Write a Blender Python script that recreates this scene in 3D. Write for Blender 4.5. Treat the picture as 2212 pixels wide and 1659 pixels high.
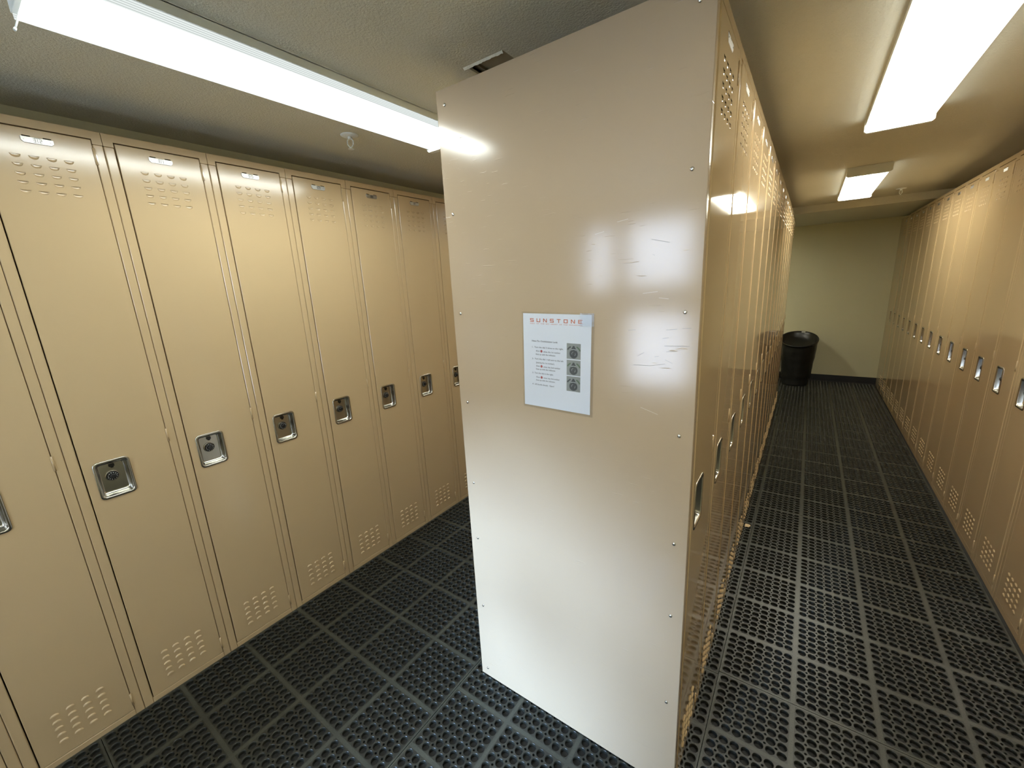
import bpy, math, random
from mathutils import Vector, Matrix
sc = bpy.context.scene
for o in list(bpy.data.objects):
    bpy.data.objects.remove(o, do_unlink=True)
COL = sc.collection

# ------------------------------------------------------------------ camera
cd = bpy.data.cameras.new('camera')
cam = bpy.data.objects.new('camera', cd)
COL.objects.link(cam)
cam.location = (0.92742, -0.98920, 1.50688)
cam.rotation_mode = 'XYZ'
cam.rotation_euler = (1.335155, 0.049136, 0.612804)
cd.sensor_fit = 'HORIZONTAL'
cd.sensor_width = 36.0
cd.lens = 889.52 * 36.0 / 2212.0
cd.clip_start = 0.02
cd.clip_end = 60
sc.camera = cam

# ------------------------------------------------------------------ colour management
vs = sc.view_settings
vs.view_transform = 'Standard'
vs.look = 'None'
vs.gamma = 1.0
vs.use_curve_mapping = False
vs.exposure = 1.30

# ------------------------------------------------------------------ sky and daylight
world = bpy.data.worlds.new('world')
sc.world = world
world.use_nodes = True
wn = world.node_tree.nodes
bg = wn['Background']
bg.inputs[0].default_value = (0.66, 0.80, 1.0, 1)
bg.inputs[1].default_value = 7.0

sd = bpy.data.lights.new('daylight_sun', 'SUN')
sd.energy = 12.5
sd.angle = math.radians(20)
sd.color = (0.42, 0.64, 1.0)
sun = bpy.data.objects.new('daylight_sun', sd)
COL.objects.link(sun)
sun.rotation_euler = Vector((0.28, 2.5, -1.25)).to_track_quat('-Z', 'Y').to_euler()

# colour, brightness of the diffusing lens, brightness of the tubes behind it
LENS_COOL = ((0.93, 1.0, 0.97), 0.32, 36.0)
LENS_NEUTRAL = ((1.0, 1.0, 0.91), 0.60, 46.0)
LENS_WARM = ((1.0, 0.98, 0.84), 0.55, 52.0)
LENS_FAR = ((1.0, 0.98, 0.84), 0.60, 130.0)

# ------------------------------------------------------------------ render helpers
sc.cycles.use_denoising = True
sc.cycles.max_bounces = 8
sc.cycles.diffuse_bounces = 5
sc.cycles.glossy_bounces = 4
sc.cycles.transparent_max_bounces = 12
sc.cycles.sample_clamp_indirect = 6.0
sc.cycles.caustics_reflective = False
sc.cycles.caustics_refractive = False

# ------------------------------------------------------------------ measurements (metres)
XL, XC, XR = -1.0026, 0.7349, 1.7551          # faces of the three locker rows
WL, WC, WR = 0.2961, 0.3005, 0.3048           # locker widths
H = 2.053                                     # locker height
ZF = -0.012                                   # floor; the rubber mats reach z = 0
ZC = 2.150                                    # ceiling
YN, YW = -2.5, 6.05                           # near wall, back wall
XWL, XWR = -1.245, 2.10                       # left and right walls
YB, ZS = 4.52, 2.082                          # dropped ceiling over the far end
W = {'L': WL, 'C': WC, 'R': WR}

# ------------------------------------------------------------------ materials
def mat(name):
    m = bpy.data.materials.new(name)
    m.use_nodes = True
    return m, m.node_tree.nodes, m.node_tree.links, m.node_tree.nodes['Principled BSDF']

def simple(name, col, rough=0.5, metal=0.0, spec=0.5, bump=None):
    m, n, l, b = mat(name)
    b.inputs['Base Color'].default_value = (*col, 1)
    b.inputs['Roughness'].default_value = rough
    b.inputs['Metallic'].default_value = metal
    b.inputs['Specular IOR Level'].default_value = spec
    if bump:
        tc = n.new('ShaderNodeTexCoord')
        nz = n.new('ShaderNodeTexNoise')
        nz.inputs['Scale'].default_value = bump[0]
        nz.inputs['Detail'].default_value = 3
        bp = n.new('ShaderNodeBump')
        bp.inputs['Strength'].default_value = bump[1]
        bp.inputs['Distance'].default_value = bump[2]
        l.new(tc.outputs['Object'], nz.inputs['Vector'])
        l.new(nz.outputs['Fac'], bp.inputs['Height'])
        l.new(bp.outputs['Normal'], b.inputs['Normal'])
    return m

def enamel(name, col, rough, wave, peel, scratches=False):
    """baked enamel on sheet steel: fine orange peel plus the slow waviness of a thin sheet"""
    m, n, l, b = mat(name)
    b.inputs['Roughness'].default_value = rough
    b.inputs['Specular IOR Level'].default_value = 0.6
    tc = n.new('ShaderNodeTexCoord')
    oi = n.new('ShaderNodeObjectInfo')
    add = n.new('ShaderNodeVectorMath'); add.operation = 'ADD'
    mul = n.new('ShaderNodeMath'); mul.operation = 'MULTIPLY'; mul.inputs[1].default_value = 37.0
    l.new(oi.outputs['Random'], mul.inputs[0])
    l.new(tc.outputs['Object'], add.inputs[0]); l.new(mul.outputs[0], add.inputs[1])
    n1 = n.new('ShaderNodeTexNoise'); n1.inputs['Scale'].default_value = 2.2; n1.inputs['Detail'].default_value = 0
    n2 = n.new('ShaderNodeTexNoise'); n2.inputs['Scale'].default_value = 260; n2.inputs['Detail'].default_value = 1
    l.new(add.outputs[0], n1.inputs['Vector']); l.new(add.outputs[0], n2.inputs['Vector'])
    b1 = n.new('ShaderNodeBump'); b1.inputs['Distance'].default_value = wave; b1.inputs['Strength'].default_value = 1.0
    b2 = n.new('ShaderNodeBump'); b2.inputs['Distance'].default_value = peel; b2.inputs['Strength'].default_value = 1.0
    l.new(n1.outputs['Fac'], b1.inputs['Height']); l.new(n2.outputs['Fac'], b2.inputs['Height'])
    l.new(b1.outputs['Normal'], b2.inputs['Normal'])
    nv = n.new('ShaderNodeTexNoise'); nv.inputs['Scale'].default_value = 3.0; nv.inputs['Detail'].default_value = 4
    l.new(add.outputs[0], nv.inputs['Vector'])
    rp = n.new('ShaderNodeMixRGB'); rp.blend_type = 'MIX'
    rp.inputs[1].default_value = (col[0]*.97, col[1]*.965, col[2]*.95, 1); rp.inputs[2].default_value = (col[0]*1.03, col[1]*1.03, col[2]*1.04, 1)
    l.new(nv.outputs['Fac'], rp.inputs[0])
    last = b2
    out = rp
    if scratches:
        mp = n.new('ShaderNodeMapping'); mp.inputs['Scale'].default_value = (5, 1, 60); mp.inputs['Rotation'].default_value = (0, 0.05, 0)
        vz = n.new('ShaderNodeTexNoise'); vz.inputs['Scale'].default_value = 3.0; vz.inputs['Detail'].default_value = 3
        l.new(tc.outputs['Object'], mp.inputs['Vector']); l.new(mp.outputs[0], vz.inputs['Vector'])
        r2 = n.new('ShaderNodeValToRGB')
        r2.color_ramp.elements[0].position = 0.66; r2.color_ramp.elements[0].color = (0, 0, 0, 1)
        r2.color_ramp.elements[1].position = 0.70; r2.color_ramp.elements[1].color = (1, 1, 1, 1)
        l.new(vz.outputs['Fac'], r2.inputs[0])
        b3 = n.new('ShaderNodeBump'); b3.inputs['Distance'].default_value = 0.0006; b3.inputs['Strength'].default_value = 0.5
        l.new(r2.outputs['Color'], b3.inputs['Height']); l.new(last.outputs['Normal'], b3.inputs['Normal'])
        last = b3
    l.new(out.outputs[0], b.inputs['Base Color'])
    l.new(last.outputs['Normal'], b.inputs['Normal'])
    return m

BEIGE = (0.470, 0.345, 0.195)
M = {}
M['enamel'] = enamel('beige_enamel', BEIGE, 0.06, 0.0008, 0.000012)
M['enamel_soft'] = enamel('beige_enamel_soft', BEIGE, 0.17, 0.0012, 0.00003)
M['panel'] = enamel('beige_panel_enamel', (0.45, 0.342, 0.228), 0.15, 0.002, 0.00003, True)
M['steel'] = simple('brushed_nickel', (0.50, 0.48, 0.43), 0.22, 1.0)
M['screw'] = simple('bright_screw', (0.75, 0.74, 0.72), 0.22, 1.0)
M['plate'] = simple('nickel_plate', (0.50, 0.49, 0.46), 0.36, 1.0)
M['black'] = simple('black_plastic', (0.012, 0.012, 0.012), 0.25)
M['digit'] = simple('dark_stamping', (0.03, 0.028, 0.025), 0.5)
M['white'] = simple('white_marking', (0.75, 0.75, 0.72), 0.4)
M['fix'] = simple('white_fixture_paint', (0.72, 0.76, 0.74), 0.35)
M['paper'] = simple('white_paper', (0.86, 0.90, 0.97), 0.5)
M['ink'] = simple('black_ink', (0.05, 0.05, 0.08), 0.5)
M['orange'] = simple('orange_ink', (0.62, 0.13, 0.05), 0.5)
M['red'] = simple('red_ink', (0.42, 0.03, 0.05), 0.5)
M['picbg'] = simple('grey_print', (0.30, 0.32, 0.31), 0.5)
M['picdial'] = simple('dark_print', (0.045, 0.055, 0.075), 0.5)
M['piclight'] = simple('pale_print', (0.55, 0.60, 0.58), 0.5)
M['green'] = simple('green_print', (0.10, 0.17, 0.10), 0.5)
M['bag'] = simple('black_plastic_bag', (0.007, 0.007, 0.006), 0.36, bump=(9, 0.5, 0.012))
M['bin'] = simple('black_bin_plastic', (0.012, 0.012, 0.012), 0.45)
M['base'] = simple('black_rubber_base', (0.014, 0.014, 0.016), 0.35)
M['floor'] = simple('dark_floor', (0.007, 0.0065, 0.005), 0.7, bump=(40, 0.4, 0.004))
M['door_paint'] = simple('door_paint', (0.34, 0.31, 0.24), 0.4)
M['scrap'] = simple('tan_scrap', (0.62, 0.45, 0.25), 0.6)
M['scratch'] = simple('dark_scratch', (0.22, 0.19, 0.15), 0.5)
M['scratch_light'] = simple('pale_scratch', (0.62, 0.55, 0.44), 0.4)
M['dark'] = simple('bare_gypsum_cavity', (0.30, 0.27, 0.20), 0.9)

# wall paint
def paint(name, col, sc_, dist, rough=0.65, spec=0.3):
    m, n, l, b = mat(name)
    tc = n.new('ShaderNodeTexCoord')
    nz = n.new('ShaderNodeTexNoise'); nz.inputs['Scale'].default_value = sc_; nz.inputs['Detail'].default_value = 3
    nz.inputs['Roughness'].default_value = 0.55
    bp = n.new('ShaderNodeBump'); bp.inputs['Distance'].default_value = dist; bp.inputs['Strength'].default_value = 0.8
    big = n.new('ShaderNodeTexNoise'); big.inputs['Scale'].default_value = 2.0; big.inputs['Detail'].default_value = 3
    mx = n.new('ShaderNodeMixRGB'); mx.inputs[1].default_value = (col[0]*.95, col[1]*.95, col[2]*.93, 1); mx.inputs[2].default_value = (col[0]*1.05, col[1]*1.05, col[2]*1.07, 1)
    l.new(tc.outputs['Object'], nz.inputs['Vector']); l.new(tc.outputs['Object'], big.inputs['Vector'])
    l.new(nz.outputs['Fac'], bp.inputs['Height']); l.new(bp.outputs['Normal'], b.inputs['Normal'])
    l.new(big.outputs['Fac'], mx.inputs[0]); l.new(mx.outputs[0], b.inputs['Base Color'])
    b.inputs['Roughness'].default_value = rough
    b.inputs['Specular IOR Level'].default_value = spec
    return m
M['wall'] = paint('olive_wall_paint', (0.58, 0.55, 0.37), 45, 0.0012)
M['ceil'] = paint('textured_ceiling_paint', (0.60, 0.585, 0.48), 170, 0.0032, 0.5, 0.4)

# rubber
def rubber(name, k):
    m, n, l, b = mat(name)
    tc = n.new('ShaderNodeTexCoord')
    geo = n.new('ShaderNodeNewGeometry')
    n1 = n.new('ShaderNodeTexNoise'); n1.inputs['Scale'].default_value = 5.0; n1.inputs['Detail'].default_value = 6
    n2 = n.new('ShaderNodeTexNoise'); n2.inputs['Scale'].default_value = 220.0; n2.inputs['Detail'].default_value = 3
    l.new(geo.outputs['Position'], n1.inputs['Vector']); l.new(geo.outputs['Position'], n2.inputs['Vector'])
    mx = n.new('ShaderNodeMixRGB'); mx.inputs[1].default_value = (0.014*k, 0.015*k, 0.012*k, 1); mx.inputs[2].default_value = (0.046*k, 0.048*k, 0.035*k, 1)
    l.new(n1.outputs['Fac'], mx.inputs[0])
    m2 = n.new('ShaderNodeMixRGB'); m2.blend_type = 'OVERLAY'; m2.inputs[0].default_value = 0.5
    l.new(mx.outputs[0], m2.inputs[1]); l.new(n2.outputs['Fac'], m2.inputs[2])
    l.new(m2.outputs[0], b.inputs['Base Color'])
    bp = n.new('ShaderNodeBump'); bp.inputs['Distance'].default_value = 0.0008; bp.inputs['Strength'].default_value = 0.6
    l.new(n2.outputs['Fac'], bp.inputs['Height']); l.new(bp.outputs['Normal'], b.inputs['Normal'])
    b.inputs['Roughness'].default_value = 0.34
    b.inputs['Specular IOR Level'].default_value = 0.5
    return m
M['rubber'] = rubber('black_rubber', .48)  # darker copy for webs and hole walls, their shade put into the colour
M['rubber_lit'] = rubber('lit_band_rubber', 1.2)  # same rubber, lighter: the light on the band tops is painted in

def emis(name, col, s, trans=0.0):
    m = bpy.data.materials.new(name); m.use_nodes = True
    n, l = m.node_tree.nodes, m.node_tree.links
    n.remove(n['Principled BSDF'])
    out = n['Material Output']
    e = n.new('ShaderNodeEmission'); e.inputs[0].default_value = (*col, 1); e.inputs[1].default_value = s
    if trans:
        t = n.new('ShaderNodeBsdfTransparent'); mx = n.new('ShaderNodeMixShader'); mx.inputs[0].default_value = trans
        l.new(e.outputs[0], mx.inputs[1]); l.new(t.outputs[0], mx.inputs[2]); l.new(mx.outputs[0], out.inputs[0])
    else:
        l.new(e.outputs[0], out.inputs[0])
    return m

def glass(name, fac=0.9, tint=(1, 1, 1), gl=0.9, ro=0.08):
    m = bpy.data.materials.new(name); m.use_nodes = True
    n, l = m.node_tree.nodes, m.node_tree.links
    n.remove(n['Principled BSDF'])
    out = n['Material Output']
    g = n.new('ShaderNodeBsdfGlossy'); g.inputs['Roughness'].default_value = ro; g.inputs[0].default_value = (gl, gl, gl, 1)
    t = n.new('ShaderNodeBsdfTransparent'); t.inputs[0].default_value = (*tint, 1)
    mx = n.new('ShaderNodeMixShader'); mx.inputs[0].default_value = fac
    l.new(g.outputs[0], mx.inputs[1]); l.new(t.outputs[0], mx.inputs[2]); l.new(mx.outputs[0], out.inputs[0])
    return m
M['glass'] = glass('window_glass', 0.93)
M['laminate'] = glass('clear_laminate', 0.93)

# ------------------------------------------------------------------ mesh helpers
class MB:
    """collects vertices and faces for ONE mesh object"""
    def __init__(s): s.v = []; s.f = []; s.mi = []; s.sm = []
    def vert(s, p): s.v.append(tuple(p)); return len(s.v) - 1
    def face(s, idx, mi=0, sm=False): s.f.append(tuple(idx)); s.mi.append(mi); s.sm.append(sm)
    def quad(s, a, b, c, d, mi=0, sm=False):
        i = len(s.v); s.v += [tuple(a), tuple(b), tuple(c), tuple(d)]; s.face((i, i+1, i+2, i+3), mi, sm)
    def box(s, lo, hi, mi=0, bev=0.0):
        x0, y0, z0 = lo; x1, y1, z1 = hi
        if bev <= 0:
            i = len(s.v)
            s.v += [(x0,y0,z0),(x1,y0,z0),(x1,y1,z0),(x0,y1,z0),(x0,y0,z1),(x1,y0,z1),(x1,y1,z1),(x0,y1,z1)]
            for f in ((0,3,2,1),(4,5,6,7),(0,1,5,4),(1,2,6,5),(2,3,7,6),(3,0,4,7)): s.face([i+k for k in f], mi)
            return
        b = bev; i0 = len(s.v); idx = {}
        for ix, X in enumerate((x0, x1)):
            for iy, Y in enumerate((y0, y1)):
                for iz, Z in enumerate((z0, z1)):
                    sx, sy, sz = (1 if ix == 0 else -1), (1 if iy == 0 else -1), (1 if iz == 0 else -1)
                    idx[ix,iy,iz,0] = s.vert((X, Y+sy*b, Z+sz*b))
                    idx[ix,iy,iz,1] = s.vert((X+sx*b, Y, Z+sz*b))
                    idx[ix,iy,iz,2] = s.vert((X+sx*b, Y+sy*b, Z))
        def F(*k):
            s.face([idx[q] for q in k], mi)
        F((0,0,0,0),(0,0,1,0),(0,1,1,0),(0,1,0,0)); F((1,0,0,0),(1,1,0,0),(1,1,1,0),(1,0,1,0))
        F((0,0,0,1),(1,0,0,1),(1,0,1,1),(0,0,1,1)); F((0,1,0,1),(0,1,1,1),(1,1,1,1),(1,1,0,1))
        F((0,0,0,2),(0,1,0,2),(1,1,0,2),(1,0,0,2)); F((0,0,1,2),(1,0,1,2),(1,1,1,2),(0,1,1,2))
        for a in (0, 1):
            for c in (0, 1):
                F((0,a,c,1),(0,a,c,2),(1,a,c,2),(1,a,c,1))
                F((a,0,c,0),(a,0,c,2),(a,1,c,2),(a,1,c,0))
                F((a,c,0,0),(a,c,0,1),(a,c,1,1),(a,c,1,0))
                for e in (0, 1): F((a,c,e,0),(a,c,e,1),(a,c,e,2))
    def tube(s, p, q, r0, r1=None, n=12, mi=0, caps=True):
        r1 = r0 if r1 is None else r1
        p, q = Vector(p), Vector(q); d = (q-p).normalized()
        a = d.orthogonal().normalized(); b = d.cross(a)
        i = len(s.v)
        for k in range(n):
            t = 2*math.pi*k/n; s.vert(p + (a*math.cos(t)+b*math.sin(t))*r0)
        for k in range(n):
            t = 2*math.pi*k/n; s.vert(q + (a*math.cos(t)+b*math.sin(t))*r1)
        for k in range(n): s.face((i+k, i+(k+1) % n, i+n+(k+1) % n, i+n+k), mi, True)
        if caps:
            s.face([i+k for k in reversed(range(n))], mi); s.face([i+n+k for k in range(n)], mi)
    def loops(s, rings, mi=0, sm=True, cap0=False, cap1=True, mis=None):
        n = len(rings[0]); st = []
        for R in rings:
            st.append(len(s.v))
            for p in R: s.vert(p)
        for j in range(len(rings)-1):
            for k in range(n):
                k2 = (k+1) % n
                s.face((st[j]+k, st[j]+k2, st[j+1]+k2, st[j+1]+k), mis[j] if mis else mi, sm)
        if cap0: s.face([st[0]+k for k in reversed(range(n))], mi)
        if cap1: s.face([st[-1]+k for k in range(n)], mis[-1] if mis else mi)
    def mesh(s, name, mats):
        me = bpy.data.meshes.new(name)
        me.from_pydata(s.v, [], s.f)
        for m in (mats if isinstance(mats, (list, tuple)) else [mats]): me.materials.append(m)
        me.polygons.foreach_set('material_index', s.mi)
        me.polygons.foreach_set('use_smooth', s.sm)
        me.update()
        return me
    def build(s, name, mats, parent=None, loc=None):
        o = bpy.data.objects.new(name, s.mesh(name, mats)); COL.objects.link(o)
        if parent: o.parent = parent
        if loc is not None: o.location = loc
        return o

def fix_normals(me):
    import bmesh
    bm = bmesh.new(); bm.from_mesh(me); bmesh.ops.recalc_face_normals(bm, faces=bm.faces); bm.to_mesh(me); bm.free()

def tag(o, label=None, cat=None, group=None, kind=None):
    if label: o['label'] = label
    if cat: o['category'] = cat
    if group: o['group'] = group
    if kind: o['kind'] = kind
    return o
def empty(name, loc=(0, 0, 0), rz=0.0):
    o = bpy.data.objects.new(name, None); COL.objects.link(o)
    o.location = loc; o.rotation_euler = (0, 0, rz); o.empty_display_size = 0.1
    return o
def copy_tree(o, parent=None):
    c = o.copy(); COL.objects.link(c)
    if parent: c.parent = parent
    for ch in o.children: copy_tree(ch, c)
    return c
def struct(name, mb, m):
    o = mb.build(name, m); o['kind'] = 'structure'; return o

def rrect(cy, cz, hy, hz, r, x, n=5):
    """rounded rectangle loop in the plane X = x, counter-clockwise seen from +X"""
    P = []
    for (sy, sz, a0) in ((1, 1, 0), (-1, 1, 90), (-1, -1, 180), (1, -1, 270)):
        for k in range(n+1):
            a = math.radians(a0 + 90*k/n)
            P.append((x, cy+sy*(hy-r)+r*math.cos(a), cz+sz*(hz-r)+r*math.sin(a)))
    return P

# ------------------------------------------------------------------ room shell
f = MB(); f.box((XWL-.1, YN-.1, ZF-.08), (XWR+.1, YW+.1, ZF)); struct('floor', f, M['floor'])
c = MB()
hx0, hx1, hy0, hy1 = 0.016, 0.158, 0.113, 0.368     # torn opening in the ceiling beside the end panel
zt = ZC + .08
for a, b_ in (((XWL-.1, YN-.1), (hx0, YW+.1)), ((hx1, YN-.1), (XWR+.1, YW+.1)), ((hx0, YN-.1), (hx1, hy0)), ((hx0, hy1), (hx1, YW+.1))):
    c.box((a[0], a[1], ZC), (b_[0], b_[1], zt))
struct('ceiling', c, M['ceil'])
w = MB(); w.box((XWL-.1, YN-.1, ZF), (XWL, YW+.1, ZC)); struct('wall_left', w, M['wall'])
w = MB(); w.box((XWR, YN-.1, ZF), (XWR+.1, YW+.1, ZC)); struct('wall_right', w, M['wall'])
w = MB(); w.box((XWL, YW, ZF), (XWR, YW+.1, ZC)); struct('wall_back', w, M['wall'])
w = MB(); w.box((XWL, YB, ZS), (XWR, YW, ZC)); struct('trim_1', w, M['ceil'])
w = MB(); w.box((XWL, YW-.008, ZF), (XR, YW, .088), bev=.002); w.box((XWL, YW-.02, ZF), (XR, YW-.008, .004), bev=.002); struct('baseboard_back', w, M['base'])
# near wall with its glazed door and side window (behind the camera, the daylight comes through them)
O = [(-.80, .27, 0.0, 2.06)]
w = MB()
w.box((XWL, YN-.1, ZF), (-.80, YN, ZC)); w.box((.27, YN-.1, ZF), (XWR, YN, ZC)); w.box((-.80, YN-.1, 2.06), (.27, YN, ZC))
struct('wall_near', w, M['wall'])
dr = MB()
dx0, dx1 = -.44, .27
y0, y1 = YN-.07, YN-.03
for (a, b_, c_, d) in ((dx0, dx1, ZF, .62), (dx0, dx1, 1.20, 1.45), (dx0, dx1, 1.95, 2.06), (dx0, -.33, .62, 1.20), (.17, dx1, .62, 1.20), (dx0, -.33, 1.45, 1.95), (.17, dx1, 1.45, 1.95)):
    dr.box((a, y0, c_), (b_, y1, d))
door = struct('door_1', dr, M['door_paint'])
for (a, b_) in ((.62, 1.20), (1.45, 1.95)):
    g = MB(); g.box((-.33, YN-.052, a), (.17, YN-.048, b_)); g.build('door_pane', M['glass'], door)
wd = MB()
for (a, b_, c_, d) in ((-.80, dx0, ZF, 1.42), (-.80, dx0, 1.93, 2.06), (-.80, -.70, 1.42, 1.93), (-.50, dx0, 1.42, 1.93)):
    wd.box((a, y0, c_), (b_, y1, d))
win = struct('window_1', wd, M['door_paint'])
g = MB(); g.box((-.70, YN-.052, 1.42), (-.50, YN-.048, 1.93)); g.build('window_pane', M['glass'], win)

# torn ceiling opening: boxed recess and ragged paper edge
hb = MB()
for q in (((hx0, hy0, ZC), (hx0, hy1, ZC), (hx0, hy1, zt+.06), (hx0, hy0, zt+.06)), ((hx1, hy0, ZC), (hx1, hy1, ZC), (hx1, hy1, zt+.06), (hx1, hy0, zt+.06)),
          ((hx0, hy0, ZC), (hx1, hy0, ZC), (hx1, hy0, zt+.06), (hx0, hy0, zt+.06)), ((hx0, hy1, ZC), (hx1, hy1, ZC), (hx1, hy1, zt+.06), (hx0, hy1, zt+.06)),
          ((hx0, hy0, ZC+.016), (hx0, hy1, ZC+.016), (hx1, hy1, ZC+.016), (hx1, hy0, ZC+.016))):
    hb.quad(*q)
random.seed(5)
def ragged(mb, p, q, wid, n, axis):
    pts = []
    for k in range(n+1):
        t = k/n; x = p[0]+(q[0]-p[0])*t; y = p[1]+(q[1]-p[1])*t
        wv = wid*(.35+.65*random.random())
        pts.append((x, y, wv))
    for k in range(n):
        a, b_ = pts[k], pts[k+1]
        if axis == 'y': mb.quad((a[0], a[1]-.002, ZC-.0012), (b_[0], b_[1]-.002, ZC-.0012), (b_[0], b_[1]+b_[2], ZC-.006-b_[2]*.4), (a[0], a[1]+a[2], ZC-.006-a[2]*.4), 1)
        else: mb.quad((a[0]-.002, a[1], ZC-.0012), (b_[0]-.002, b_[1], ZC-.0012), (b_[0]+b_[2]*.6, b_[1], ZC-.003), (a[0]+a[2]*.6, a[1], ZC-.003), 1)
ragged(hb, (hx0-.004, hy0), (hx1, hy0), .0035, 22, 'y')
hb.box((hx0, hy0, ZC-.001), (hx0+.006, hy1, ZC+.006), 2)
hb.box((hx0+.022, hy0, ZC+.008), (hx0+.026, hy1, ZC+.0155), 0)
tag(hb.build('trim_2', [M['dark'], M['ceil'], M['ceil']]), kind='structure')

# ------------------------------------------------------------------ locker parts (local: +X out of the face, +Y to the viewer's right, +Z up)
UC = (0.0938, 0.1308, 0.1678, 0.2048)      # louver column centres
LW, LH, LD = 0.0225, 0.0114, 0.0030
UP = [1.9515-.0247*k for k in range(5)]
LO = [0.1895-.0262*k for k in range(5)]
D0, D1, DZ0, DZ1 = 0.0302, 0.2690, 0.0225, 2.0262
HR = (0.060, 0.143, 0.858, 0.980)
SLOT = ((0.118, 0.135), (0.161, 0.178)); SZ = (2.0035, 2.0065)

def door_mesh(wd):
    s = wd/WL
    mb = MB()
    rects = []
    for u in UC:
        for z in UP: rects.append((u-LW/2, u+LW/2, z-LH, z))
        for z in LO: rects.append((u-LW/2, u+LW/2, z-LH, z))
    louv = list(rects)
    rects.append(HR)
    for a, b_ in SLOT: rects.append((a, b_, SZ[0], SZ[1]))
    e = .0014 if wd == WL else .0026
    us = sorted(set([round(x, 5) for r in rects for x in r[:2]] + [D0, D0+e, D1-e, D1]))
    zs = sorted(set([round(x, 5) for r in rects for x in r[2:]] + [DZ0, DZ0+e, DZ1-e, DZ1]))
    idx = {}
    for i, u in enumerate(us):
        for j, z in enumerate(zs):
            edge = i in (0, len(us)-1) or j in (0, len(zs)-1)
            idx[i, j] = mb.vert((-.0018 if edge else 0.0, u*s, z))
    for i in range(len(us)-1):
        for j in range(len(zs)-1):
            cu, cz = (us[i]+us[i+1])/2, (zs[j]+zs[j+1])/2
            if any(r[0] < cu < r[1] and r[2] < cz < r[3] for r in rects): continue
            mb.face((idx[i, j], idx[i+1, j], idx[i+1, j+1], idx[i, j+1]))
    # folded edges
    nU, nZ = len(us)-1, len(zs)-1
    for (a, b_) in (((0, 0), (nU, 0)), ((nU, 0), (nU, nZ)), ((nU, nZ), (0, nZ)), ((0, nZ), (0, 0))):
        A, B = mb.v[idx[a]], mb.v[idx[b_]]
        mb.quad(A, (A[0]-.016, A[1], A[2]), (B[0]-.016, B[1], B[2]), B)
    # louvers: pressed-in half discs with a shear slit (upper), hooded half discs (lower)
    nc, nr = 10, 6
    for k, (a, b_, z0, z1) in enumerate(louv):
        upper = z0 > 1
        sgn = -1 if upper else 1
        cols = []
        for i in range(nc+1):
            t = -1+2*i/nc
            prof = math.sqrt(max(0, 1-t*t))
            y = (a+(b_-a)*i/nc)*s
            zz = []
            hh = (LH-.0016)*prof*.97+1e-5
            if upper:
                zz.append((0.0, z1))
                for r in range(nr+1):
                    q = r/nr
                    zz.append((sgn*LD*prof**.5*(1-q**4), z1-hh*q))
                zz.append((.0008*prof**.3, z1-hh-.0007)); zz.append((0.0, z1-hh-.0015)); zz.append((0.0, z0))
            else:
                zz.append((0.0, z0))
                for r in range(nr+1):
                    q = r/nr
                    zz.append((sgn*.0039*prof**.5*(1-q**4), z0+.0004+hh*q))
                zz.append((0.0, z0+.0004+hh+.0004)); zz.append((0.0, z0+.0004+hh+.0008)); zz.append((0.0, z1))
            cols.append([mb.vert((x, y, z)) for x, z in zz])
        for i in range(nc):
            for r in range(len(cols[0])-1):
                if r == 0: continue                       # the open slit
                q = (cols[i][r], cols[i+1][r], cols[i+1][r+1], cols[i][r+1])
                if upper: q = tuple(reversed(q))
                mb.face(q, 0, r < nr+3)
    pr = 0.0 if wd == WL else .0016        # door stands proud
    mb.v = [(x+pr, y, z) for x, y, z in mb.v]
    return mb.mesh('door', M['enamel_soft' if wd == WL else 'enamel'])

def body_mesh(wd, depth, zb):
    s = wd/WL; g = .0007
    mb = MB(); bv = .0022
    fr = .0270*s
    mb.box((-.022, g, zb), (0, fr, 2.0135), bev=bv)
    mb.box((-.022, wd-fr+.0015, zb), (0, wd-g, 2.0135), bev=bv)
    mb.box((-.022, fr, zb), (0, wd-fr+.0015, .0205), bev=bv)
    mb.box((-.022, g, 2.0139), (0, fr, H), bev=.0005); mb.box((-.022, wd-fr+.0015, 2.0139), (0, wd-g, H), bev=.0005)
    mb.box((-.022, fr-.001, 2.0295), (0, wd-fr+.0025, H))
    # hollow cabinet behind the frame
    x0, x1 = -depth, -.022
    mb.box((x0, g, zb), (x1, g+.0015, H-.001)); mb.box((x0, wd-g-.0015, zb), (x1, wd-g, H-.001))
    mb.box((x0, g, H-.003), (x1, wd-g, H-.001)); mb.box((x0, g, zb), (x1, wd-g, zb+.002))
    mb.box((x0, g, zb), (x0+.0015, wd-g, H-.001))
    return mb.mesh('body', M['enamel_soft' if wd == WL else 'enamel'])

def handle_mesh(wd):
    s = wd/WL; cy, cz = .1015*s, .9185
    mb = MB()
    spec = [(.0485, .0685, .015, -.0002), (.0485, .0685, .015, .0020), (.0470, .0670, .0138, .0034), (.0425, .0625, .011, .0036),
            (.0405, .0605, .010, .0026), (.0393, .0592, .0095, -.0010), (.0375, .0565, .009, -.0150), (.0345, .0530, .008, -.0205), (.0310, .0495, .006, -.0220)]
    rings = [rrect(cy, cz, a, b_, r, x) for a, b_, r, x in spec]
    mb.loops(rings, 0, True)
    return mb.mesh('handle_recess', M['steel'])

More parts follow.
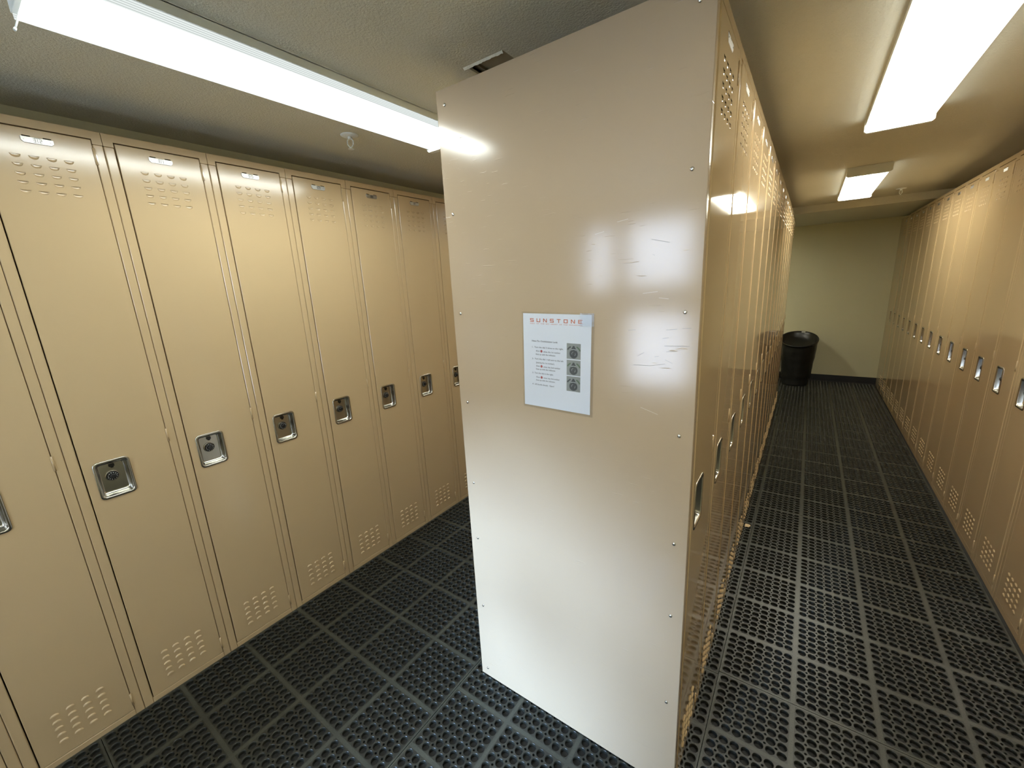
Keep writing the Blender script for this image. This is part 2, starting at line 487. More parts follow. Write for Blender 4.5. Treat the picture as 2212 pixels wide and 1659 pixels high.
def dial_mesh(wd):
    s = wd/WL; cy, cz = .0990*s, .9235
    mb = MB(); n = 32
    def ring(r, x, sc_=0): return [(x, cy+(r+(sc_ if k % 4 < 2 else -sc_))*math.cos(2*math.pi*k/n), cz+(r+(sc_ if k % 4 < 2 else -sc_))*math.sin(2*math.pi*k/n)) for k in range(n)]
    mb.loops([ring(.0190, -.0219), ring(.0190, -.0185), ring(.0172, -.0172), ring(.0165, -.0178)], 0, True, cap1=False)
    mb.loops([ring(.0162, -.0185), ring(.0160, -.0150), ring(.0140, -.0128)], 1, True, cap1=True)
    mb.loops([ring(.0092, -.0130, .0006), ring(.0088, -.0050, .0006), ring(.0070, -.0035, .0004)], 1, True, cap1=True)
    for k in range(12):
        a = 2*math.pi*k/12+.2
        r0, r1 = .0105, .0138 if k % 3 == 0 else .0130
        ca, sa = math.cos(a), math.sin(a); w_ = .0006
        p = [(r0*ca-w_*sa, r0*sa+w_*ca), (r0*ca+w_*sa, r0*sa-w_*ca), (r1*ca+w_*sa, r1*sa-w_*ca), (r1*ca-w_*sa, r1*sa+w_*ca)]
        mb.quad(*[(-.0125, cy+q[0], cz+q[1]) for q in p], 2)
    return mb.mesh('combination_lock', [M['steel'], M['black'], M['white']])

def latch_mesh(wd):
    s = wd/WL; mb = MB(); cy = .104*s
    mb.box((-.0225, cy-.0075, .956), (-.0180, cy+.0075, .9665), bev=.0008)
    mb.box((-.0225, cy-.0035, .951), (-.0190, cy+.0045, .957), bev=.0006)
    return mb.mesh('latch', M['black'])

def hinge_mesh(wd, z):
    s = wd/WL; mb = MB(); y = .2695*s
    mb.tube((.0010, y, z), (.0010, y, z+.0505), 0.0031, n=10)
    mb.tube((.0010, y, z+.0165), (.0010, y, z+.0172), .0034, n=10)
    mb.tube((.0010, y, z+.0330), (.0010, y, z+.0337), .0034, n=10)
    mb.box((-.004, y, z+.001), (.0008, y+.006, z+.0495), bev=.0004)
    return mb.mesh('hinge', M['enamel'])

SEG = {'0': [(0,0,0,2),(1,0,1,2),(0,0,1,0),(0,2,1,2)], '1': [(.5,0,.5,2)], '2': [(0,2,1,2),(1,1,1,2),(0,1,1,1),(0,0,0,1),(0,0,1,0)],
       '3': [(0,2,1,2),(0,1,1,1),(0,0,1,0),(1,0,1,2)], '4': [(0,1,0,2),(0,1,1,1),(1,0,1,2)], '5': [(0,2,1,2),(0,1,0,2),(0,1,1,1),(1,0,1,1),(0,0,1,0)],
       '6': [(0,2,1,2),(0,0,0,2),(0,1,1,1),(1,0,1,1),(0,0,1,0)], '7': [(0,2,1,2),(1,0,1,2)], '8': [(0,0,0,2),(1,0,1,2),(0,0,1,0),(0,1,1,1),(0,2,1,2)],
       '9': [(0,1,0,2),(1,0,1,2),(0,0,1,0),(0,1,1,1),(0,2,1,2)]}
def plate_mesh(wd, num):
    s = wd/WL; c = .148*s; mb = MB()
    out = [(c-.034, 1.9925), (c-.028, 1.9862), (c+.028, 1.9862), (c+.034, 1.9925), (c+.034, 2.0030), (c-.034, 2.0030)]
    mb.loops([[(0, y, z) for y, z in out], [(.0016, y, z) for y, z in out], [(.0022, c+(y-c)*.985, 1.9946+(z-1.9946)*.94) for y, z in out]], 0, False)
    for y in (c-.027, c+.027):
        mb.tube((.002, y, 1.9955), (.0034, y, 1.9955), .0016, .0011, n=8)
    dw, dh, t = .0042, .0046, .0010
    if num:
        for k, ch in enumerate(num):
            yy = c-.0085+k*.0065
            for (a, b_, c2, d) in SEG[ch]:
                y0, z0, y1, z1 = yy+a*dw, 1.9898+b_*dh, yy+c2*dw, 1.9898+d*dh
                mb.box((.0021, min(y0, y1)-t/2, min(z0, z1)-t/2), (.0026, max(y0, y1)+t/2, max(z0, z1)+t/2), 1)
    mb.box((.0021, c-.006, 2.0008), (.0024, c+.007, 2.0018), 1)
    return mb.mesh('number_plate', [M['plate'], M['digit']])

def make_locker(key, depth, zb, num=None):
    wd = W[key]
    root = empty('locker')
    def part(name, me, par):
        o = bpy.data.objects.new(name, me); COL.objects.link(o); o.parent = par; return o
    part('body', body_mesh(wd, depth, zb), root)
    d = part('door', door_mesh(wd), root)
    h = part('handle_recess', handle_mesh(wd), d); h['label'] = 'brushed metal recessed handle'
    p = part('number_plate', plate_mesh(wd, num), d); p['label'] = 'small nickel number plate'
    k = part('combination_lock', dial_mesh(wd), d); k['label'] = 'black combination dial'
    part('latch', latch_mesh(wd), d)['label'] = 'black latch tongue'
    for z in (.0435, .9970, 1.9520): part('hinge', hinge_mesh(wd, z), root)
    return root

def put(root, key, y, label, group, used, num=None):
    o = root if not used else copy_tree(root)
    if key == 'L': o.location = (XL, y, 0)
    elif key == 'C': o.location = (XC, y, 0)
    else: o.location = (XR, y, 0); o.rotation_euler = (0, 0, math.pi)
    tag(o, label, 'locker', group)
    if num:
        d = [c for c in o.children if c.name.startswith('door')][0]
        p = [c for c in d.children if c.name.startswith('number_plate')][0]
        p.data = plate_mesh(W[key], num)
    return o

ORD = ['first', 'second', 'third', 'fourth', 'fifth', 'sixth', 'seventh', 'eighth', 'ninth', 'tenth', 'eleventh', 'twelfth', 'thirteenth',
       'fourteenth', 'fifteenth', 'sixteenth', 'seventeenth', 'eighteenth', 'nineteenth', 'twentieth']
pl = make_locker('L', .236, ZF)
lab = {-1: 'beige locker of the left row just outside the photo\'s left edge', 0: 'beige locker of the left row cut off by the left edge of the photo',
       1: 'large beige steel locker numbered 312 in the left row, nearest whole one', 2: 'beige steel locker numbered 311 in the left row, right of locker 312',
       3: 'beige steel locker numbered 310 in the left row, right of locker 311', 4: 'beige steel locker in the left row, fourth whole one from the photo\'s left edge',
       5: 'beige steel locker in the left row, fifth whole one from the photo\'s left edge',
       6: 'beige steel locker in the left row, last whole one left of the end panel',
       7: 'beige locker mostly hidden behind the left edge of the end panel'}
for k in range(8, 12): lab[k] = 'beige locker of the left row wholly behind the end panel, %s beyond its edge' % ORD[k-8]
for i, k in enumerate(range(-1, 12)):
    y = -.5261+WL*(k-2)
    put(pl, 'L', y, lab[k], 'lockers along the left wall', i > 0, str(313-k))
pc = make_locker('C', XC-.004, .0005)
for k in range(15):
    if k == 0: L_ = 'beige steel locker of the central bank touching the tall end panel'
    elif k == 14: L_ = 'beige steel locker at the far end of the central bank, nearest the trash can'
    else: L_ = 'beige steel locker in the central bank, %s one counted from the end panel' % ORD[k]
    put(pc, 'C', .0015+WC*k, L_, 'lockers on the right face of the central bank', k > 0)
pr = make_locker('R', .32, ZF)
S0 = 1.2731-WR*4
NR = int((YW-S0)/WR)
for i in range(NR):
    m_ = NR-1-i
    if m_ == 0: L_ = 'beige steel locker of the right row standing against the back wall'
    else: L_ = 'beige steel locker of the right row, %s one counted from the back wall' % ORD[m_]
    put(pr, 'R', S0+WR*(i+1), L_, 'lockers along the right wall', i > 0)
yend = S0+WR*NR
if YW-yend > .01:
    w = MB(); w.box((XR, yend+.001, ZF), (XR+.02, YW, H), bev=.001)
    tag(w.build('filler_panel', M['enamel']), 'narrow beige steel filler strip between the right row and the back wall', 'filler panel')

# ------------------------------------------------------------------ end panel of the central bank
ep = empty('end_panel', (0, 0, 0))
tag(ep, 'tall plain beige steel panel closing the near end of the central locker bank', 'panel')
# dark and pale scratches worn into the enamel
SCR = [(0.5899, 1.3009, 0.6306, 1.3013, 0), (0.6306, 1.3013, 0.665, 1.3082, 0), (0.6249, 1.592, 0.6655, 1.5815, 0), (0.6648, 1.3884, 0.6893, 1.3908, 0), (0.6999, 1.3919, 0.7195, 1.3933, 0), (0.662, 1.3506, 0.7176, 1.3524, 0), (0.5986, 1.323, 0.6149, 1.333, 0), (0.6646, 1.318, 0.6817, 1.3103, 0), (0.6093, 1.194, 0.6521, 1.1808, 1), (0.4878, 1.617, 0.5115, 1.6209, 1), (0.5435, 1.6385, 0.57, 1.6419, 1), (0.6667, 1.3371, 0.6901, 1.3392, 0), (0.6084, 1.4729, 0.6423, 1.4761, 1), (0.6456, 1.4621, 0.6676, 1.4588, 1), (0.6401, 1.3239, 0.6501, 1.3259, 0), (0.6572, 1.3681, 0.671, 1.3705, 0), (0.5744, 1.3856, 0.5926, 1.3875, 0), (0.6286, 1.559, 0.6336, 1.5567, 0)]
p = MB()
p.box((0, -.003, .004), (XC+.0012, 0, H+.001), bev=.0008)
p.box((XC+.0003, -.0025, .004), (XC+.0014, .0135, H+.001), bev=.0005)
p.box((-.0014, -.0025, .004), (-.0002, .0135, H+.001), bev=.0005)
for (xa, za, xb, zb_, m_) in SCR:
    p.quad((xa, -.00315, za-.0004), (xb, -.00315, zb_-.0004), (xb, -.00315, zb_+.0004), (xa, -.00315, za+.0004), 1+m_)
p.build('panel_sheet', [M['panel'], M['scratch'], M['scratch_light']], ep)
for (x, zz) in ((.030, (2.0135, 1.722, 1.4275, 1.135, .841, .622, .3326, .041)), (.7045, (2.0174, 1.7226, 1.4291, 1.1342, .8388, .6188, .3247))):
    for z in zz:
        s_ = MB()
        n = 14
        R = lambda r, y: [(x+r*math.cos(2*math.pi*k/n), y, z+r*math.sin(2*math.pi*k/n)) for k in range(n)]
        s_.loops([R(.0048, -.0028), R(.0046, -.0042), R(.0035, -.0056), R(.0016, -.0062)], 0, True)
        o = s_.build('screw', M['screw'], ep); fix_normals(o.data)
        o['label'] = 'small round metal screw head'

# ------------------------------------------------------------------ sign
TL = Vector((.2687, -.0032, 1.4282)); ang = -.0257
sg = empty('instruction_sign', TL)
tag(sg, 'laminated white instruction sheet with an orange heading taped to the end panel', 'sign')
sg.rotation_euler = (0, -ang, 0)
SW, SH_ = .2105, .2693
def flat(name, m, polys, y, parent=sg, th=.0):
    mb = MB()
    for P in polys:
        i = len(mb.v)
        for a, b_ in P: mb.vert((a, y, b_))
        mb.face([i+k for k in range(len(P))])
    return mb.build(name, m, parent)
pp = MB(); pp.box((0, -.0011, -SH_), (SW, -.0006, 0)); pp.build('paper_sheet', M['paper'], sg)
lm = MB(); lm.box((-.004, -.0017, -SH_-.006), (SW+.008, -.0014, .004)); lm.build('laminate_pouch', M['laminate'], sg)
def txt(s_, a, b_, size, m, width=None, bold=0.0, name='printed_text', y=-.0013):
    cu = bpy.data.curves.new(name, 'FONT'); cu.body = s_; cu.size = size; cu.offset = bold; cu.resolution_u = 2
    to = bpy.data.objects.new('tmp', cu); COL.objects.link(to)
    bpy.context.view_layer.update()
    me = bpy.data.meshes.new_from_object(to.evaluated_get(bpy.context.evaluated_depsgraph_get()))
    bpy.data.objects.remove(to, do_unlink=True)
    xs = [v.co.x for v in me.vertices]
    k = (width/(max(xs)-min(xs))) if width else 1.0
    x0 = min(xs)
    for v in me.vertices: v.co = ((v.co.x-x0)*k, 0, v.co.y)
    me.materials.clear(); me.materials.append(m)
    o = bpy.data.objects.new(name, me); COL.objects.link(o); o.parent = sg; o.location = (a, y, b_)
    return o
# wide squared letters of the heading
def bars(ch):
    t = .19
    Hh = {'S': [(0,0,1,t),(0,.5-t/2,1,.5+t/2),(0,1-t,1,1),(0,.5,t,1),(1-t,0,1,.5)], 'U': [(0,0,t,1),(1-t,0,1,1),(0,0,1,t)],
          'N': [(0,0,t,1),(1-t,0,1,1),'d'], 'T': [(0,1-t,1,1),(.5-t/2,0,.5+t/2,1)], 'O': [(0,0,t,1),(1-t,0,1,1),(0,0,1,t),(0,1-t,1,1)],
          'E': [(0,0,t,1),(0,0,1,t),(0,.5-t/2,.85,.5+t/2),(0,1-t,1,1)]}
    return Hh[ch]
polys = []
lw, lh = .0118, .0100
for k, ch in enumerate('SUNSTONE'):
    a0 = .0235+k*(.161-lw)/7; b0 = -.0236
    for q in bars(ch):
        if q == 'd': polys.append([(a0+.0*lw, b0+lh), (a0+.22*lw, b0+lh), (a0+lw, b0), (a0+.78*lw, b0)])
        else: polys.append([(a0+q[0]*lw, b0+q[1]*lh), (a0+q[2]*lw, b0+q[1]*lh), (a0+q[2]*lw, b0+q[3]*lh), (a0+q[0]*lw, b0+q[3]*lh)])
for k_, P in enumerate(polys): pass
hd = MB()
for k_, P in enumerate(polys):
    i = len(hd.v)
    for a, b_ in P: hd.vert((a, -.00125-.000002*(k_ % 3), b_))
    hd.face([i+q for q in range(len(P))])
hd.build('heading_text', M['orange'], sg)['label'] = 'orange wide-set heading'
txt('PART  OF  THE  SKY  HEART  OF  THE  MOUNTAIN', .0235, -.0292, .0034, M['orange'], .160, name='tagline_text')
txt('How-To: Combination Lock', .0285, -.0790, .0062, M['ink'], .083, .00012)
for s_, a, b_, wv in (('1.  Turn the dial 3 times to the right,', .0290, -.0965, .100), ('then', .0412, -.1070, .0125), ('when the 1st number', .0655, -.1080, .0545),
                      ('lines up with the indicator.', .0412, -.1165, .064),
                      ('2.  Turn the dial 1 full turn to the left', .0285, -.1300, .101), ('(passing the 1st number),', .0415, -.1405, .060), ('then', .0412, -.1505, .0125),
                      ('when the 2nd number', .0655, -.1515, .0545), ('lines up with the indicator.', .0412, -.1595, .064),
                      ('3.  Turn the dial to the right,', .0285, -.1715, .069), ('then', .0412, -.1830, .0125), ('when the 3rd number', .0655, -.1838, .0525),
                      ('lines up with the indicator.', .0412, -.1920, .063), ('4.  Lift handle sharply.  Open!', .0280, -.2050, .072)):
    txt(s_, a, b_, .0060, M['ink'], wv, .00005)
for b_ in (-.1052, -.1488, -.1812):
    n = 16
    flat('stop_icon', M['red'], [[(.0595+.0037*math.cos(2*math.pi*k/8+.39), b_+.0037*math.sin(2*math.pi*k/8+.39)) for k in range(8)]], -.00128)
    txt('STOP', .0570, b_-.0008, .0022, M['white'], .0050, name='stop_text', y=-.00134)
for q, b0 in enumerate((-.0768, -.1222, -.1672)):
    a0, pw, ph = .1395, .0415, .0425
    pic = MB()
    def poly(P, mi, y):
        i = len(pic.v)
        for a, b_ in P: pic.vert((a, y, b_))
        pic.face([i+k for k in range(len(P))], mi)
    poly([(a0, b0-ph), (a0+pw, b0-ph), (a0+pw, b0), (a0, b0)], 0, -.00120)
    cx, cz = a0+pw*.5, b0-ph*.66
    def disc(r, mi, y, n=28, cz_=cz): poly([(cx+r*math.cos(2*math.pi*k/n), cz_+r*math.sin(2*math.pi*k/n)) for k in range(n)], mi, y)
    def arc(r0, r1, a0_, a1_, mi, y, cz_=cz):
        n = 10
        A = [(cx+r1*math.cos(math.radians(a0_+(a1_-a0_)*k/n)), cz_+r1*math.sin(math.radians(a0_+(a1_-a0_)*k/n))) for k in range(n+1)]
        B = [(cx+r0*math.cos(math.radians(a0_+(a1_-a0_)*k/n)), cz_+r0*math.sin(math.radians(a0_+(a1_-a0_)*k/n))) for k in range(n+1)]
        for k in range(n): poly([A[k], A[k+1], B[k+1], B[k]], mi, y)
    disc(.0123, 1, -.00122)
    poly([(cx-.007, cz+.0125), (cx+.007, cz+.0125), (cx+.002, cz+.0215), (cx-.002, cz+.0215)], 1, -.00121)
    arc(.0112, .0128, 58, 122, 2, -.00124); arc(.0050, .0058, 100, 200, 2, -.00125); arc(.0050, .0058, -60, 20, 2, -.00125)
    arc(.0190, .0228, 24, 66, 3, -.00122); arc(.0190, .0228, 114, 150, 1 if q != 1 else 3, -.00122)
    pic.build('lock_picture', [M['picbg'], M['picdial'], M['piclight'], M['green']], sg)['label'] = 'small grey photo of a dark lock dial'
# clear tape over the corner
tp = MB()
random.seed(3)
for i in range(7):
    for j in range(5):
        def P(i, j):
            return (SW-.032+i*.0055+random.Random(i*31+j).uniform(-.0004, .0004), -.0021-.0007*random.Random(i*7+j*13).random(), -.030+j*.0068)
        tp.quad(P(i, j), P(i+1, j), P(i+1, j+1), P(i, j+1), 0, True)
M['tape'] = glass('clear_tape', 0.78, (.93, .95, .97), .55, .32)
tp.build('clear_tape', M['tape'], sg)['label'] = 'crinkled clear tape'

# ------------------------------------------------------------------ rubber mats
PB, PH = 0.2395, 0.0323
def mat_mesh(cols, rows, nx=7, ny=7, bw=None):
    """cols x rows blocks of nx x ny drain holes; real holes with chamfered rims and small holes between them"""
    bw = PB if bw is None else bw
    mb = MB(); V, Fc = mb.v, mb.f
    r0, r1, rs, hp = .0128, .0142, .0042, PH/2
    zb, tb = -.0118, 0.0
    ang = [2*math.pi*(k+.0)/16 for k in range(16)]
    def add(pts, quads_mi):
        pass
    for bx in range(cols):
        for by in range(rows):
            ox, oy = bx*bw, by*PB
            mx, my = (bw-nx*PH)/2, (PB-ny*PH)/2
            g = .0010
            X0, X1 = (ox+g if bx == 0 else ox), (ox+bw-g if bx == cols-1 else ox+bw)
            Y0, Y1 = (oy+g if by == 0 else oy), (oy+PB-g if by == rows-1 else oy+PB)
            a0, a1, b0, b1 = ox+mx, ox+bw-mx, oy+my, oy+PB-my
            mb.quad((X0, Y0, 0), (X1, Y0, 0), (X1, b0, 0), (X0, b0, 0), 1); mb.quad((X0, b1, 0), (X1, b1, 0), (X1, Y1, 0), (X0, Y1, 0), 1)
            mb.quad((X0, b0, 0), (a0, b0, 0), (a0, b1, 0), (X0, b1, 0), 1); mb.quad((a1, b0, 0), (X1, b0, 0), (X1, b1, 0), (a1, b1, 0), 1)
            for i in range(nx):
                for j in range(ny):
                    cx, cy = a0+(i+.5)*PH, b0+(j+.5)*PH
                    outer = []
                    # 16 boundary points, starting at angle 0 going ccw; corners may be cut by small holes
                    for (sx, sy, ci, cj) in ((1, 1, i+1, j+1), (-1, 1, i, j+1), (-1, -1, i, j), (1, -1, i+1, j)):
                        small = 0 < ci < nx and 0 < cj < ny
                        kx, ky = sx*hp, sy*hp
                        if sx*sy > 0: mid = (kx, 0)
                        else: mid = (0, ky)
                        if small:
                            q = rs*.7071
                            pa = (kx, ky-sy*rs); pm = (kx-sx*q, ky-sy*q); pb = (kx-sx*rs, ky)
                        else:
                            pa = (kx, ky-sy*.004); pm = (kx, ky); pb = (kx-sx*.004, ky)
                        if sx*sy > 0: outer += [mid, pa, pm, pb]
                        else: outer += [mid, pb, pm, pa]
                    i0 = len(V)
                    for (x, y) in outer: V.append((cx+x, cy+y, 0.0))
                    for a in ang: V.append((cx+r1*math.cos(a), cy+r1*math.sin(a), 0.0))
                    for a in ang: V.append((cx+r0*math.cos(a), cy+r0*math.sin(a), -.0016))
                    for a in ang: V.append((cx+r0*math.cos(a)*.97, cy+r0*math.sin(a)*.97, zb))
                    for k in range(16):
                        k2 = (k+1) % 16
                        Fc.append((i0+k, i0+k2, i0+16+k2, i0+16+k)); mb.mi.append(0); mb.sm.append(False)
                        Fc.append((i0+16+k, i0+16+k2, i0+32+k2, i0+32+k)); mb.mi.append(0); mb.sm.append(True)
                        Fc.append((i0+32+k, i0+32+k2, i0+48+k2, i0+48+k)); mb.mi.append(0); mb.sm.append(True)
                    # walls of the small holes
                    for n_, (ci, cj) in enumerate(((i+1, j+1), (i, j+1), (i, j), (i+1, j))):
                        if 0 < ci < nx and 0 < cj < ny:
                            base = n_*4
                            for (p_, q_) in ((base+1, base+2), (base+2, base+3)):
                                A, B = V[i0+p_], V[i0+q_]
                                mb.quad(A, (A[0], A[1], zb), (B[0], B[1], zb), B)
    LX, LY, g = cols*bw, rows*PB, .001
    for A, B in (((g, g), (LX-g, g)), ((LX-g, g), (LX-g, LY-g)), ((LX-g, LY-g), (g, LY-g)), ((g, LY-g), (g, g))):
        mb.quad((A[0], A[1], zb), (B[0], B[1], zb), (B[0], B[1], 0), (A[0], A[1], 0))
    return mb.mesh('rubber_mat', [M['rubber'], M['rubber_lit']])
MM = {}
def put_mat(cols, rows, x, y, label, strip=False):
    key = (cols, rows, strip)
    if key not in MM: MM[key] = mat_mesh(cols, rows, 3, 7, .1065) if strip else mat_mesh(cols, rows)
    o = bpy.data.objects.new('rubber_mat', MM[key]); COL.objects.link(o); o.location = (x, y, 0)
    tag(o, label, 'mat', 'black rubber drainage mats')
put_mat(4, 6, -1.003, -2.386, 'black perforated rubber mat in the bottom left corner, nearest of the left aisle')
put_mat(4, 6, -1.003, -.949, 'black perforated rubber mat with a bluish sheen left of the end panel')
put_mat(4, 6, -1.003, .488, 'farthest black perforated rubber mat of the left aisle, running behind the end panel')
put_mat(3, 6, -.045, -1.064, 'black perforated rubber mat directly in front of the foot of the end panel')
yy = -.949
for k in range(5):
    rows = 6 if k < 4 else 5
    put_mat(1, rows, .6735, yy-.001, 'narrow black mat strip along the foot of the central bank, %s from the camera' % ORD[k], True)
    yy += 6*PB
yy = -.935
for k in range(5):
    rows = 6 if k < 4 else 5
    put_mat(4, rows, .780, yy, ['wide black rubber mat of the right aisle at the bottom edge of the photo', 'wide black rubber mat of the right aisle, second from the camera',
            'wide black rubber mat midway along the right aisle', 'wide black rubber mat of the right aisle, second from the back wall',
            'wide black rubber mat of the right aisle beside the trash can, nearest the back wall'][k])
    yy += 6*PB

# ------------------------------------------------------------------ ceiling lights
def make_light(cfg, caps=(0, 1), side=1.15):
    col, sl, st = cfg
    ml = emis('light_lens_%d' % len(bpy.data.materials), col, sl/.5, .5)
    mside = emis('light_lens_side_%d' % len(bpy.data.materials), col, sl*side, 0)
    mside2 = emis('light_lens_rib_%d' % len(bpy.data.materials), col, sl*side*.66, 0)
    mt = emis('light_tube_%d' % len(bpy.data.materials), col, st)
    root = empty('ceiling_light')
    L = 1.222
    h = MB()
    h.box((-.112, .012, 2.1262), (-.109, L-.012, 2.148)); h.box((.109, .012, 2.1262), (.112, L-.012, 2.148)); h.box((-.112, .012, 2.146), (.112, L-.012, ZC))
    if 0 not in caps: h.box((-.112, .002, 2.118), (.112, .012, 2.148), bev=.001)
    h.build('housing', M['fix'], root)
    for y in [(0.0, L-.022)[q] for q in caps]:
        c_ = MB()
        R = lambda s_, yy_: [(-.116*s_, yy_, 2.1495), (-.116*s_, yy_, 2.102), (-.106*s_, yy_, 2.094), (.106*s_, yy_, 2.094), (.116*s_, yy_, 2.102), (.116*s_, yy_, 2.1495)]
        c_.loops([R(1, y), R(1, y+.022)], 0, False, cap0=True)
        o = c_.build('end_cap', M['fix'], root); fix_normals(o.data)
    ln = MB()
    prof = [(-.109, 2.1265), (-.105, 2.1050), (-.080, 2.0985), (.080, 2.0985), (.105, 2.1050), (.109, 2.1265)]
    y0_, y1_ = (.022 if 0 in caps else .004), L-.022
    for k in range(len(prof)-1):
        a, b_ = prof[k], prof[k+1]
        side = k in (0, 4)
        if side:
            m_ = 5
            for q in range(m_):
                p0 = [a[0]+(b_[0]-a[0])*q/m_, a[1]+(b_[1]-a[1])*q/m_]; p1 = [a[0]+(b_[0]-a[0])*(q+1)/m_, a[1]+(b_[1]-a[1])*(q+1)/m_]
                pm = [(p0[0]+p1[0])/2+(-.0012 if k == 0 else .0012), (p0[1]+p1[1])/2]
                ln.quad((p0[0], y0_, p0[1]), (pm[0], y0_, pm[1]), (pm[0], y1_, pm[1]), (p0[0], y1_, p0[1]), 1)
                ln.quad((pm[0], y0_, pm[1]), (p1[0], y0_, p1[1]), (p1[0], y1_, p1[1]), (pm[0], y1_, pm[1]), 2)
        else:
            ln.quad((a[0], y0_, a[1]), (b_[0], y0_, b_[1]), (b_[0], y1_, b_[1]), (a[0], y1_, a[1]), 0)
    ln.build('lens', [ml, mside, mside2], root)['label'] = 'glowing prismatic lens'
    for x in (-.034, .034):
        t_ = MB(); t_.tube((x, .03, 2.1305), (x, L-.03, 2.1305), .013, n=12, caps=False)
        t_.build('fluorescent_tube', mt, root)
    return root
lt = make_light(LENS_COOL, (1,)); lt.location = (-.398, -.742, 0)
cl = MB(); cl.tube((-.062, .006, 2.102), (-.062, -.006, 2.070), .0016, n=8); cl.tube((-.062, -.006, 2.071), (-.060, -.008, 2.066), .0026, n=8); cl.build('lens_clip', M['fix'], lt)
tag(lt, 'long white fluorescent ceiling light over the left aisle', 'ceiling light', 'fluorescent ceiling lights')
lr = make_light(LENS_NEUTRAL, side=6.0); lr.location = (1.176, .445, 0)
tag(lr, 'fluorescent ceiling light over the right aisle, nearer one at the top right corner', 'ceiling light', 'fluorescent ceiling lights')
lq = make_light(LENS_WARM, side=6.0); lq.location = (1.172, 2.76, 0)
tag(lq, 'fluorescent ceiling light over the right aisle, farther one before the beam', 'ceiling light', 'fluorescent ceiling lights')

ln_ = make_light(LENS_NEUTRAL); ln_.location = (1.176, -1.945, 0)
tag(ln_, 'fluorescent ceiling light behind the camera, in line with the two over the right aisle', 'ceiling light', 'fluorescent ceiling lights')
lu = make_light(LENS_COOL); lu.location = (-.398, 1.65, 0)
tag(lu, 'fluorescent ceiling light deep in the left aisle, hidden behind the end panel', 'ceiling light', 'fluorescent ceiling lights')
lv = make_light(LENS_FAR); lv.location = (-.398, 3.28, 0)
tag(lv, 'fluorescent ceiling light at the far end of the left aisle, hidden behind the bank', 'ceiling light', 'fluorescent ceiling lights')
# ------------------------------------------------------------------ sprinklers
def sprinkler():
    root = empty('sprinkler_head')
    n = 24
    def ring(r, z): return [(r*math.cos(2*math.pi*k/n), r*math.sin(2*math.pi*k/n), z) for k in range(n)]
    e = MB(); e.loops([ring(.036, 0), ring(.036, -.002), ring(.030, -.005), ring(.012, -.007)], 0, True); fix_normals(e.build('escutcheon', M['fix'], root).data)
    b_ = MB(); b_.tube((0, 0, -.006), (0, 0, -.016), .008, .007)
    for s_ in (-1, 1):
        b_.tube((s_*.007, 0, -.014), (s_*.013, 0, -.022), .0022, n=8); b_.tube((s_*.013, 0, -.022), (s_*.012, 0, -.036), .0022, n=8); b_.tube((s_*.012, 0, -.036), (s_*.002, 0, -.048), .0022, n=8)
    b_.tube((0, 0, -.044), (0, 0, -.052), .004)
    b_.build('frame', M['fix'], root)
    d = MB(); d.tube((0, 0, -.052), (0, 0, -.0535), .012, n=16); d.build('deflector', M['fix'], root)
    return root
s1 = sprinkler(); s1.location = (-0.708, 0.207, ZC); s1.rotation_euler = (0, 0, .6)
tag(s1, 'small white sprinkler head on the ceiling above the left locker row', 'sprinkler', 'ceiling sprinklers')
s2 = copy_tree(s1); s2.location = (1.489, 4.093, ZC)
tag(s2, 'tiny white sprinkler head on the ceiling near the far beam', 'sprinkler', 'ceiling sprinklers')

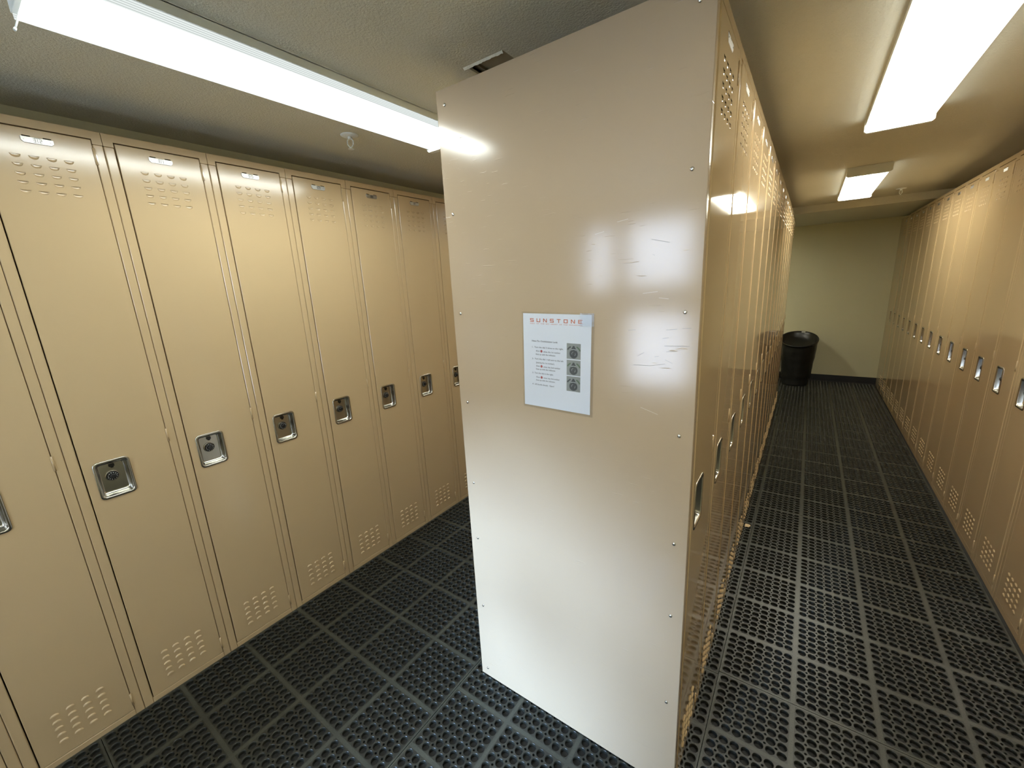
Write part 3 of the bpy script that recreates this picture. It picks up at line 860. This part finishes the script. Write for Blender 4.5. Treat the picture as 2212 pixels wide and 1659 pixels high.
# ------------------------------------------------------------------ trash can
tc_ = empty('trash_can', (.875, 5.70, 0))
tag(tc_, 'black round trash can with a black bag beside the far end of the central bank', 'trash can')
n = 48
def tring(r, z, wob=0.0, tilt=0.0, ph=0.0):
    P = []
    for k in range(n):
        a = 2*math.pi*k/n
        rr = r*(1+wob*math.sin(7*a+ph)+wob*.7*math.sin(13*a+2*ph+1))
        P.append((rr*math.cos(a), rr*math.sin(a), z+tilt*math.sin(a)))
    return P
b = MB(); b.loops([tring(.140, .001), tring(.142, .02), tring(.158, .20), tring(.160, .22)], 0, True, cap0=True, cap1=True); fix_normals(b.build('bin_body', M['bin'], tc_).data)
g = MB()
rings = []
for k in range(23):
    t = k/22
    z = .10+.50*t
    rings.append(tring(.166+.047*t+.0014*math.sin(26*t)+.0016*math.sin(11*t+1), z, .010*(1-t)+.003, .065*t**3, 5.1*t))
rings += [tring(.216, .605, 0, .070), tring(.219, .618, 0, .074), tring(.213, .628, 0, .074), tring(.204, .624, 0, .074), tring(.198, .600, .002, .066), tring(.185, .565, .004, .058, 1.0), tring(.150, .535, .006, .045, 1.4), tring(.09, .515, .006, .03, 2.0), tring(.03, .508, .0, .01, 2.0)]
g.loops(rings, 0, True, cap0=False, cap1=True)
go = g.build('trash_bag', M['bag'], tc_); fix_normals(go.data); go['label'] = 'wrinkled black bag folded over the rim'
t_ = MB(); a_ = math.radians(58)
for k in range(3):
    a1, a2 = math.radians(72+k*4.2), math.radians(72+(k+1)*4.2)
    t_.quad((.1975*math.cos(a1), .1975*math.sin(a1), .683), (.1975*math.cos(a2), .1975*math.sin(a2), .683), (.1985*math.cos(a2), .1985*math.sin(a2), .697), (.1985*math.cos(a1), .1985*math.sin(a1), .697))
t_.build('rim_label', M['white'], tc_)['label'] = 'small white sticker on the rim'

# ------------------------------------------------------------------ scrap on the mat
sp = MB()
P = lambda i, j: (.741+.030*i/4*(1-.25*abs(j-2)/2), 1.622+.034*j/4+.006*i/4, .001+.012*(1-(i/4-.3)**2)*(1-((j-2)/2.4)**2))
for i in range(4):
    for j in range(4): sp.quad(P(i, j), P(i+1, j), P(i+1, j+1), P(i, j+1), 0, True)
o = sp.build('dry_leaf', M['scrap'])
tag(o, 'small tan dried leaf on the mat at the foot of the central bank', 'leaf')
